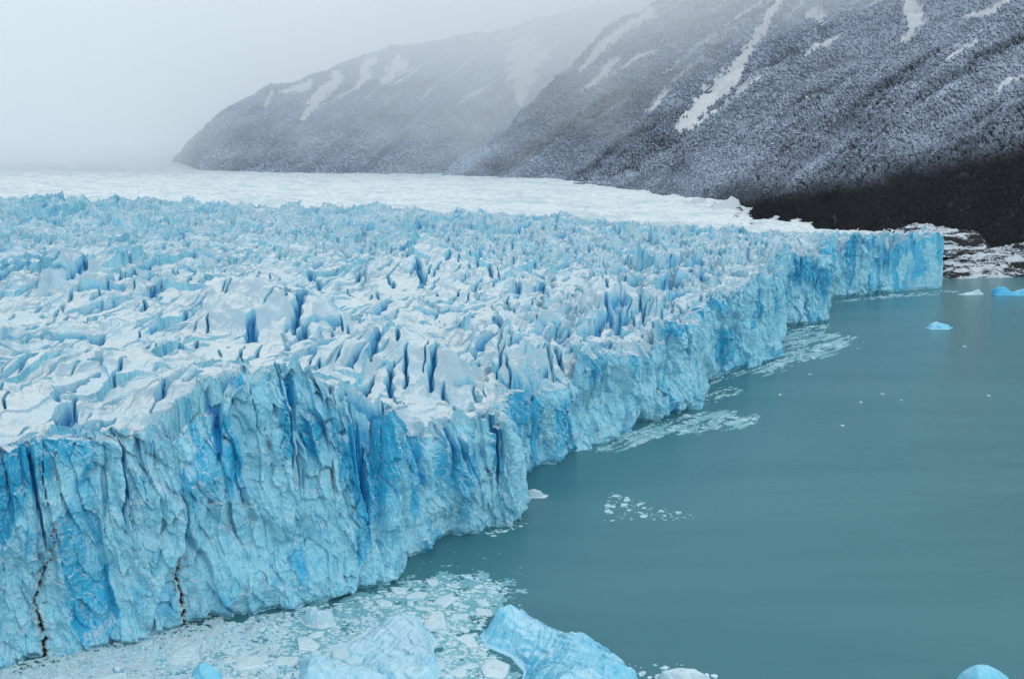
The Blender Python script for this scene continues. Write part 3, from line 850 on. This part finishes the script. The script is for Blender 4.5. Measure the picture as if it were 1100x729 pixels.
berg("large smooth turquoise iceberg with two humps in the bottom foreground",
     [(514, 683), (522, 695), (548, 706), (562, 722), (556, 745), (575, 790), (640, 800), (690, 760), (684, 736), (668, 716), (640, 700), (612, 688), (590, 676), (568, 668), (552, 664), (530, 668)],
     [[(533, 657, 676), (545, 646, 670), (556, 652, 672), (572, 664, 680), (592, 674, 690), (610, 681, 700)], [(545, 648, 672), (556, 676, 690), (566, 694, 704)],
      [(603, 680, 700), (625, 678, 700), (640, 688, 708), (658, 702, 722), (676, 718, 738), (684, 724, 744)], [(625, 679, 702), (610, 712, 745), (600, 730, 775)], [(640, 689, 710), (645, 715, 750), (650, 735, 780)], [(580, 722, 745)]],
     M_BERG, 11, 220, .16, .6, .95)
berg("flat pale blue slab of ice left of the turquoise two-humped iceberg",
     [(395, 676), (372, 690), (350, 694), (372, 712), (398, 728), (420, 742), (470, 745), (473, 716), (466, 700), (470, 688), (456, 672), (452, 662), (430, 660), (415, 668)],
     [[(410, 668, 673), (430, 657, 664), (446, 662, 671), (452, 675, 684), (458, 692, 702), (465, 706, 720)], [(378, 690, 694), (415, 691, 697), (440, 700, 709), (450, 718, 728)], [(462, 716, 726), (452, 730, 740)], [(400, 712, 718), (425, 726, 734)]],
     M_SLAB, 21, 170, .05, .5, .75)
berg("sharp-edged pale blue wedge of ice at the bottom edge of the lake",
     [(322, 712), (318, 735), (330, 755), (400, 765), (428, 745), (418, 729), (398, 720), (365, 713), (340, 706)],
     [[(326, 704, 716), (333, 700, 714), (362, 709, 722), (392, 716, 730), (415, 724, 738)], [(333, 701, 716), (330, 722, 738)]], M_SLAB, 31, 110, .2, .5, .8)
berg("small rounded sky blue ice block on the grey rubble near the cliff foot",
     [(203, 724), (207, 733), (222, 738), (238, 736), (243, 727), (232, 720), (215, 718)],
     [[(210, 715, 725), (222, 711, 725), (233, 717, 727)]], M_BERG, 41, 60, .2, .4, .6)
berg("angular upright ice chunk leaning at the foot of the near cliff",
     [(323, 663), (328, 672), (345, 676), (362, 672), (360, 663), (340, 659)],
     [[(330, 651, 665), (334, 656, 668)], [(346, 655, 666), (356, 656, 666)]], M_FLOE, 51, 60, .15, .5, .9)
berg("rounded top of an iceberg peeking in at the bottom right corner",
     [(1014, 742), (1020, 765), (1060, 790), (1100, 775), (1100, 744), (1060, 734)],
     [[(1030, 722, 748), (1045, 714, 748), (1058, 713, 748), (1070, 718, 750), (1086, 728, 755)], [(1052, 722, 762)]], M_BERG, 61, 90, .1, .15, .12, 2.)
berg("small white domed ice chunk floating beside the cliff corner",
     [(556, 532), (562, 535), (585, 535), (590, 532), (575, 529)], [[(566, 527, 532), (573, 525, 532), (581, 527, 532)]], M_FLOE, 71, 50, .0, .2, .2)
berg("lone flat blue-white iceberg on open water well short of the far shore",
     [(994, 352), (1000, 354), (1020, 354), (1024, 351.5), (1005, 350)], [[(999, 347.5, 352), (1005, 345.6, 352), (1012, 347.5, 352), (1019, 349, 352)]], M_BERG, 81, 60, .25, .5, .4)
berg("long bright blue iceberg near the far shore at the right edge",
     [(1064, 315.5), (1070, 317.3), (1092, 317.5), (1120, 317.3), (1124, 315), (1090, 314.6)], [[(1067, 310, 316), (1073, 307.4, 316), (1081, 309, 316), (1086, 313.5, 316)], [(1090, 313, 316), (1098, 310.5, 316), (1112, 310.5, 316)]], M_BERG, 91, 80, .9, .6, .4)
berg("small whitish iceberg left of the long bright blue one",
     [(1028, 316), (1036, 316.9), (1056, 316.6), (1057, 315), (1045, 314.8)], [[(1036, 315, 316), (1045, 313.2, 316), (1052, 310.6, 316)]], M_FLOE, 95, 50, .1, .4, .3)
berg("low white ice block just right of the turquoise two-humped iceberg",
     [(704, 724), (702, 736), (740, 746), (772, 738), (762, 727), (735, 722)], [[(712, 720, 729), (725, 717, 728), (745, 718, 729), (757, 724, 732)]], M_FLOE, 97, 70, .0, .2, .25)

# ------------------------------------------------------------------ floating ice
def point_in(poly, x, y):
    ins = False; n = len(poly)
    for i in range(n):
        x1, y1 = poly[i]; x2, y2 = poly[(i + 1) % n]
        if (y1 > y) != (y2 > y) and x < (x2 - x1) * (y - y1) / (y2 - y1) + x1: ins = not ins
    return ins

def slab_verts(r, h, n=9, el=1.0):
    """irregular floe: outline, bevelled upper edge, top, all as local coordinates"""
    a = np.sort((np.arange(n) + .7 * rng.random(n)) * 2 * math.pi / n)
    rr = r * (.62 + .5 * rng.random(n))
    ox = rr * np.cos(a) * el; oy = rr * np.sin(a)
    tilt = (rng.random(2) - .5) * .35 * h / max(r, .3)
    V = []
    for f, z in ((.96, -.35), (1.0, .05), (.9, h * .75), (.6, h)):
        for k in range(n):
            jz = .25 * h * (rng.random() - .5) if z > .1 else 0
            V.append((ox[k] * f, oy[k] * f, z + jz + (tilt[0] * ox[k] + tilt[1] * oy[k] if z > .1 else 0)))
    V.append((0, 0, h * (1 + .2 * (rng.random() - .5))))
    Fc = []
    for ring in range(3):
        for k in range(n):
            a0 = ring * n + k; a1 = ring * n + (k + 1) % n
            Fc.append((a0, a1, a1 + n)); Fc.append((a0, a1 + n, a0 + n))
    for k in range(n): Fc.append((3 * n + k, 3 * n + (k + 1) % n, 4 * n))
    return np.array(V), np.array(Fc)

patch1 = [(60, 712), (130, 694), (200, 682), (300, 658), (370, 645), (430, 628), (450, 622), (500, 617), (540, 625), (548, 634), (534, 648), (512, 680), (556, 735), (556, 760), (30, 790), (0, 735)]
patch1c = [(640, 716), (700, 710), (735, 714), (765, 724), (790, 745), (680, 760)]
patch2 = [(640, 483), (668, 466), (722, 449), (756, 443), (790, 441), (818, 446), (812, 455), (760, 462), (700, 472), (664, 486)]
patch3 = [(757, 407), (812, 396), (838, 385), (842, 357), (870, 355), (920, 362), (905, 375), (872, 386), (835, 398), (790, 404), (765, 412)]
patch3b = [(757, 424), (790, 414), (800, 420), (775, 430), (757, 436)]
patch4 = [(655, 528), (690, 538), (720, 548), (752, 555), (720, 560), (690, 558), (648, 560)]
patch5 = [(505, 572), (530, 570), (562, 556), (568, 562), (530, 576)]
patch6 = [(842, 352), (890, 348), (892, 353), (850, 355)]
patch7 = [(888, 325), (950, 317), (1012, 312), (1030, 313), (1000, 317), (930, 322)]
patch8 = [(1010, 296.5), (1080, 297.5), (1075, 299), (1012, 298.5)]

def floe_mat_mesh(name, V, Fc, mat, fr):
    o = np_mesh(name, V, Fc, mat, None, dict(fresh=np.full(len(V), fr), crack=np.zeros(len(V)), dirt=np.zeros(len(V))), k=3)
    return o

# near floes one can count
protos = []
for k in range(14):
    V, Fc = slab_verts(1.0, .30, int(rng.integers(7, 11)), 1.0 + .8 * rng.random())
    protos.append((V, Fc))
meshes = []
for k, (V, Fc) in enumerate(protos):
    me = bpy.data.meshes.new('ice_floe')
    me.from_pydata(V.tolist(), [], Fc.tolist()); me.update()
    for a_, v_ in (('fresh', .05 + .75 * rng.random() ** 2), ('crack', 0.), ('dirt', 0.)):
        at = me.attributes.new(a_, 'FLOAT', 'POINT'); at.data.foreach_set('value', np.full(len(V), v_, np.float32))
    me.materials.append(M_FLOE); meshes.append(me)

far_meshes = []
for me in meshes:
    m2 = me.copy(); m2.name = 'ice_floe'; m2.materials[0] = M_DRIFT; far_meshes.append(m2)
placed = []
def try_place(poly, rmin, rmax, n, pk=1.0, tries=6000):
    xs = [p[0] for p in poly]; ys = [p[1] for p in poly]; out = []
    for _ in range(tries):
        if len(out) >= n: break
        px = rng.uniform(min(xs), max(xs)); py = rng.uniform(min(ys), max(ys))
        if not point_in(poly, px, py): continue
        g = at_z(px, py); r = rmin + (rmax - rmin) * rng.random() ** 2.2
        s, b = to_sb(g[0], g[1])
        if b > -1.5 - r: continue
        if any((g[0] - q[0]) ** 2 + (g[1] - q[1]) ** 2 < (.80 * (r + q[2])) ** 2 for q in placed): continue
        placed.append((g[0], g[1], r)); out.append((g[0], g[1], r))
    return out
for o in [o for o in COL.objects if o.name.startswith('iceberg')]:
    d = o.dimensions
    if o.location.y < 400: placed.append((o.location.x, o.location.y, .36 * max(o.dimensions.x, .1)))

def floes(items, label, group, zoff=0., lib=None, thick=1.):
    for i, (x, y, r) in enumerate(items):
        o = bpy.data.objects.new('ice_floe', random.choice(lib or meshes)); COL.objects.link(o)
        o.location = (x, y, zoff + .02); o.rotation_euler = (0, 0, rng.random() * 6.28)
        o.scale = (r, r, r ** .6 * (.7 + .9 * rng.random()) * thick)
        prop(o, label=label, cat='ice floe', group=group)
rub_in = [(110, 704), (200, 690), (300, 668), (340, 676), (330, 700), (290, 745), (60, 760)]
big = try_place(patch1, 2.0, 6.0, 48) + try_place(patch1, .6, 1.8, 135)
blocks = try_place(rub_in, .6, 1.5, 42)
floes(blocks, "chunky block of ice sticking out of the grey-white rubble at the cliff foot", "ice blocks in the rubble", thick=3.2)
floes(big, "pale ice floe floating in the crowded broken ice below the near cliff", "ice floes below the near cliff")
floes(try_place(patch1c, .6, 1.6, 14), "ice floe beside the low white ice block at the bottom edge", "ice floes at the bottom edge")
floes(try_place(patch2, .8, 2.6, 22), "thin ice floe in the streak of drift ice under the middle cliff", "ice floes under the middle cliff", lib=far_meshes, thick=.6)
floes(try_place(patch3, 1.0, 3.6, 28), "thin ice floe in the drift ice at the recess of the far cliff", "ice floes at the cliff recess", lib=far_meshes, thick=.6)
floes(try_place(patch4, .8, 2.0, 16), "small ice scrap floating loose on the open lake", "loose ice scraps on the open lake", lib=far_meshes, thick=.5)
floes(try_place(patch5, .6, 1.6, 8), "small ice scrap in the dark water by the cliff corner", "ice scraps by the cliff corner")
lone = [(838, 424, 1.6), (905, 457, 1.4), (925, 432, 1.5), (870, 402, 1.4), (1062, 425, 1.6), (948, 423, 1.5), (1036, 372, 1.6), (556, 516, .5), (502, 617 + 1, .9), (968, 430, 1.2)]
floes([(at_z(a, b)[0], at_z(a, b)[1], r * .65) for a, b, r in lone], "lone scrap of white ice far out on the open lake", "lone ice scraps on the lake")

# crushed ice between the floes
def brash(name, spec, label, mat=None):
    VV = []; FF = []; base = 0; FRS = []
    for poly, n, rmin, rmax, hk in spec:
        xs = [p[0] for p in poly]; ys = [p[1] for p in poly]; c = 0; t = 0
        while c < n and t < n * 8:
            t += 1
            px = rng.uniform(min(xs), max(xs)); py = rng.uniform(min(ys), max(ys))
            if not point_in(poly, px, py): continue
            g = at_z(px, py)
            if to_sb(np.array(g[0]), np.array(g[1]))[1] > 1.5: continue
            m = float(fbm(np.array([g[0] / 9.]), np.array([g[1] / 9.]), 3, 777)[0])
            if m < -.22 and rng.random() < .85: continue
            if g[1] > 400:                     # far drift: wisps drawn out along the front
                sa_, ba_ = g[0] * S_DIR[0] + g[1] * S_DIR[1], g[0] * N_DIR[0] + g[1] * N_DIR[1]
                m2 = float(fbm(np.array([sa_ / 30.]), np.array([ba_ / 5.]), 3, 779)[0])
                if m2 < .02 and rng.random() < .9: continue
            r = rmin + (rmax - rmin) * rng.random() ** 2.5
            V, Fc = slab_verts(r, .12 + hk * r * rng.random(), 6, 1 + rng.random())
            V = V + (g[0], g[1], 0.)
            VV.append(V); FF.append(Fc + base); base += len(V); FRS.append(np.full(len(V), rng.random() ** 2 * .7)); c += 1
    V = np.concatenate(VV); Fc = np.concatenate(FF)
    o = np_mesh(name, V, Fc, mat or M_FLOE, None, dict(fresh=np.concatenate(FRS), crack=np.zeros(len(V)), dirt=np.zeros(len(V))), k=3)
    return prop(o, label=label, cat='crushed ice', kind='stuff')
rub = [(60, 712), (130, 696), (200, 684), (300, 664), (300, 690), (290, 740), (20, 790), (0, 730)]
brash('brash_ice', [(patch1, 12000, .12, .85, .25), (rub, 5200, .12, .9, .6), (patch1c, 260, .12, .6, .3), (patch5, 40, .15, .5, .1)],
      "crushed brash ice drifting on the lake under the near cliff")
brash('brash_ice', [(patch2, 1100, .2, .9, .08), (patch3, 1400, .25, 1.1, .08), (patch3b, 150, .25, 1.0, .08), (patch4, 150, .15, .6, .08),
                    (patch6, 120, .4, 1.4, .2), (patch7, 420, .4, 1.5, .12), (patch8, 120, .5, 1.8, .2)],
      "thin wisps of crushed ice drifting under the middle and far cliffs", M_DRIFT)

# half-sunk slush between the floes
def slush(name, poly, step_px, label, th=.0, seed=811):
    P_ = np.array([W(*p) for p in poly]); lo = P_.min(0); hi = P_.max(0); n = step_px; ex = (hi - lo) * .18; lo = lo - ex; hi = hi + ex
    gX, gY = np.meshgrid(np.linspace(lo[0], hi[0], n), np.linspace(lo[1], hi[1], n))
    ins = np.zeros(gX.shape, bool); dm = np.full(gX.shape, 1e9)
    for a, b in zip(P_, np.roll(P_, -1, 0)):
        c = ((a[1] > gY) != (b[1] > gY)) & (gX < (b[0] - a[0]) * (gY - a[1]) / (b[1] - a[1] + 1e-9) + a[0]); ins ^= c
        L2 = ((b - a)[:2] ** 2).sum(); t_ = np.clip(((gX - a[0]) * (b[0] - a[0]) + (gY - a[1]) * (b[1] - a[1])) / L2, 0, 1)
        dm = np.minimum(dm, np.hypot(gX - a[0] - t_ * (b[0] - a[0]), gY - a[1] - t_ * (b[1] - a[1])))
    d = np.where(ins, dm, -dm); sz = min(hi[0] - lo[0], hi[1] - lo[1])
    sa_, ba_ = gX * S_DIR[0] + gY * S_DIR[1], gX * N_DIR[0] + gY * N_DIR[1]
    k = np.clip(d / (.16 * sz), -1.3, .3) + (1.0 * fbm(gX / 7., gY / 5., 4, seed) if hi[1] < 400 else 1.5 * fbm(sa_ / 34., ba_ / 6., 4, seed) - .1) + .5 * fbm(gX / 1.3, gY / 1.3, 3, seed + 3) - th
    gZ = -.10 + .16 * sstep(-.1, .25, k) + .05 * fbm(gX / .8, gY / .8, 3, seed + 5)
    b_ = to_sb(gX, gY)[1]
    q = grid_quads(*gX.shape); ok = ((b_ < 2.5) & (gZ > -.08)).ravel()[q].all(1)
    o = np_mesh(name, np.stack([gX, gY, gZ], -1).reshape(-1, 3), q[ok], M_SLUSH, None, dict(fresh=.3 + 0 * gX, crack=0 * gX, dirt=0 * gX))
    return prop(o, label=label, cat='slush ice', kind='stuff')
slush('slush_ice', patch1, 420, "cyan slush between the ice floes below the near cliff", -.12)
slush('slush_ice', patch2, 260, "streak of thin slush under the middle cliff", .0, 821)
slush('slush_ice', patch3, 300, "streak of thin slush in the recess of the far cliff", .0, 831)

# frozen mat of grey rubble and slush at the cliff foot
gX, gY = np.meshgrid(np.linspace(-150, 5, 620), np.linspace(232, 345, 460))
ppx, ppy = project(gX, gY, 0 * gX)
rubm = np.interp(ppx, [0, 100, 200, 300, 380, 450], [1, .95, .75, .35, .0, -.3]) - .012 * np.maximum(0, 676 - ppy) - sstep(700, 760, ppy) * sstep(290, 340, ppx) * .6
mask_ = rubm + .9 * fbm(gX / 11., gY / 8., 4, 801)
gZ = -.35 + .75 * sstep(.25, .62, mask_) + .32 * fbm(gX / 1.0, gY / 1.0, 4, 802) * 1.5 + .5 * np.clip(fbm(gX / 5., gY / 4., 3, 806), -.6, 1) - .9 * sstep(.08, .3, fbm(gX / 2.2, gY / 1.5, 4, 807)) * sstep(-.2, .1, fbm(gX / 12., gY / 9., 2, 808))
F1, F2, r1, r2, dx, dy = voronoi(gX / 1.5 + fbm(gX / 3, gY / 3, 2, 4), gY / 1.2, 803)
gZ = gZ + .35 * (r1 - .45) * sstep(.25, .6, mask_) - .5 * (1 - sstep(0, .10, F2 - F1)) * (r2 > .5)
s_, b_ = to_sb(gX, gY)
q = grid_quads(*gX.shape); ok = ((b_ < 3) & (gZ > -.4)).ravel()[q].all(1)
o = np_mesh('ice_rubble', np.stack([gX, gY, gZ], -1).reshape(-1, 3), q[ok], M_RUB, None,
            dict(fresh=.25 * r1, crack=0 * gX, dirt=.2 * sstep(.1, .5, fbm(gX / 4., gY / 4., 4, 805))))
prop(o, label="sheet of grey-white ice rubble and slush frozen together under the near cliff", cat='ice rubble', kind='stuff')

# ------------------------------------------------------------------ air
def vol_mat(name, dens, col, aniso=0.):
    t = NT(name); v = t.n('ShaderNodeVolumePrincipled')
    v.inputs['Color'].default_value = (*col, 1); v.inputs['Density'].default_value = dens; v.inputs['Anisotropy'].default_value = aniso
    t.t.links.new(v.outputs[0], t.out.inputs[1]); return t.m

def box(name, lo, hi, mat):
    x0, y0, z0 = lo; x1, y1, z1 = hi
    v = np.array([(x0, y0, z0), (x1, y0, z0), (x1, y1, z0), (x0, y1, z0), (x0, y0, z1), (x1, y0, z1), (x1, y1, z1), (x0, y1, z1)], float)
    f = np.array([(0, 3, 2, 1), (4, 5, 6, 7), (0, 1, 5, 4), (1, 2, 6, 5), (2, 3, 7, 6), (3, 0, 4, 7)])
    return np_mesh(name, v, f, mat)

# low cloud lying against the mountains; its near side is lumpy, its body even
pc3 = np.arange(-700, 1750, 14.); zr = np.concatenate([np.linspace(-20, 700, 70)])
U = ((pc3 - CX) / F_PX)[None, :]; ZZ = zr[:, None]
D = np.interp(pc3, [-700, 0, 150, 350, 520, 650, 800, 1000, 1750], [1700, 1740, 1860, 1930, 1720, 1640, 1850, 2200, 2600])[None, :] + 0 * ZZ
lift = np.interp(pc3, [-700, 300, 560, 700, 830, 1100, 1750], [180, 215, 250, 270, 320, 420, 520])[None, :]
D = D - np.clip((ZZ - lift) / 100., 0, 3.) * np.interp(pc3, [0, 400, 700, 1000], [150, 230, 420, 480])[None, :]
D = D + 110 * fbm(U * 14 + 0 * ZZ, ZZ / 90. + 0 * U, 4, 901) + 60 * fbm(U * 40 + 0 * ZZ, ZZ / 40. + 0 * U, 3, 902)
D = np.maximum(D, 1330)
Xc = U * D; Yc = D; Zc = ZZ + 0 * D
nr, nc = Xc.shape
Vf = np.stack([Xc, Yc, Zc], -1).reshape(-1, 3)
Db = 3300.
Vb = np.stack([U * Db + 0 * ZZ, Db + 0 * Xc, Zc], -1).reshape(-1, 3)
q = grid_quads(nr, nc); qb = q[:, ::-1] + nr * nc
i = np.arange(nr * nc).reshape(nr, nc)
def wall(line):
    a, b = line[:-1], line[1:]
    return np.stack([a, a + nr * nc, b + nr * nc, b], -1)
Q = np.concatenate([q, qb, wall(i[0]), wall(i[-1][::-1]), wall(i[:, 0][::-1]), wall(i[:, -1])])
low_cloud = np_mesh('low_cloud', np.concatenate([Vf, Vb]), Q, vol_mat('cloud_vapour', .0019, (.978, .993, 1.), .25))
prop(low_cloud, kind='structure')

haze = box('haze', (-5200, -600, -31.), (5200, 4250, 760), vol_mat('haze_air', .000014, (.85, .93, 1.)))
prop(haze, kind='stuff')

# ------------------------------------------------------------------ world, sun, camera
w = bpy.data.worlds.new("World"); scene.world = w; w.use_nodes = True
nt = w.node_tree; nt.nodes.clear()
out = nt.nodes.new('ShaderNodeOutputWorld'); bg = nt.nodes.new('ShaderNodeBackground')
sky = nt.nodes.new('ShaderNodeTexSky'); sky.sky_type = 'NISHITA'; sky.sun_disc = False
SUN_EL, SUN_AZ = math.radians(42), math.radians(140)       # azimuth clockwise from +Y
sky.sun_elevation = SUN_EL; sky.sun_rotation = SUN_AZ; sky.air_density = 1.; sky.dust_density = 3.
tc = nt.nodes.new('ShaderNodeTexCoord'); sep = nt.nodes.new('ShaderNodeSeparateXYZ'); nt.links.new(tc.outputs['Generated'], sep.inputs[0])
cr = nt.nodes.new('ShaderNodeValToRGB'); nt.links.new(sep.outputs[2], cr.inputs[0])
el = cr.color_ramp.elements
el[0].position = .0; el[0].color = (.90, 1.0, 1.06, 1)
el[1].position = .8; el[1].color = (.90, .96, 1.0, 1)
e_ = el.new(.12); e_.color = (.88, .98, 1.05, 1)
mul = nt.nodes.new('ShaderNodeVectorMath'); mul.operation = 'SCALE'; mul.inputs['Scale'].default_value = 9.0
nt.links.new(cr.outputs[0], mul.inputs[0])
mx = nt.nodes.new('ShaderNodeMix'); mx.data_type = 'RGBA'; mx.inputs[0].default_value = .92
nt.links.new(sky.outputs[0], mx.inputs[6]); nt.links.new(mul.outputs[0], mx.inputs[7])
nt.links.new(mx.outputs[2], bg.inputs[0]); bg.inputs[1].default_value = .12
nt.links.new(bg.outputs[0], out.inputs[0])

sl = bpy.data.lights.new('sun', 'SUN'); sl.energy = .7; sl.angle = math.radians(22); sl.color = (1., .985, .96)
so = bpy.data.objects.new('sun', sl); COL.objects.link(so)
from mathutils import Vector
dirv = Vector((math.sin(SUN_AZ) * math.cos(SUN_EL), math.cos(SUN_AZ) * math.cos(SUN_EL), math.sin(SUN_EL)))
so.rotation_euler = (dirv).to_track_quat('Z', 'Y').to_euler(); so.location = (300, -300, 500)

cam = bpy.data.cameras.new('camera'); cam.sensor_width = 36; cam.lens = 36 * F_PX / 1100.; cam.clip_start = 1; cam.clip_end = 20000
co = bpy.data.objects.new('camera', cam); COL.objects.link(co); co.location = (0, 0, CAMZ); co.rotation_euler = (math.radians(90) - PITCH, 0, 0)
scene.camera = co

scene.view_settings.view_transform = 'Standard'; scene.view_settings.look = 'None'; scene.view_settings.gamma = 1
scene.view_settings.exposure = 0.08
scene.render.engine = 'CYCLES'
cy = scene.cycles
cy.max_bounces = 20; cy.diffuse_bounces = 4; cy.glossy_bounces = 3; cy.volume_bounces = 16; cy.transparent_max_bounces = 8
cy.use_denoising = True
cy.use_adaptive_sampling = True
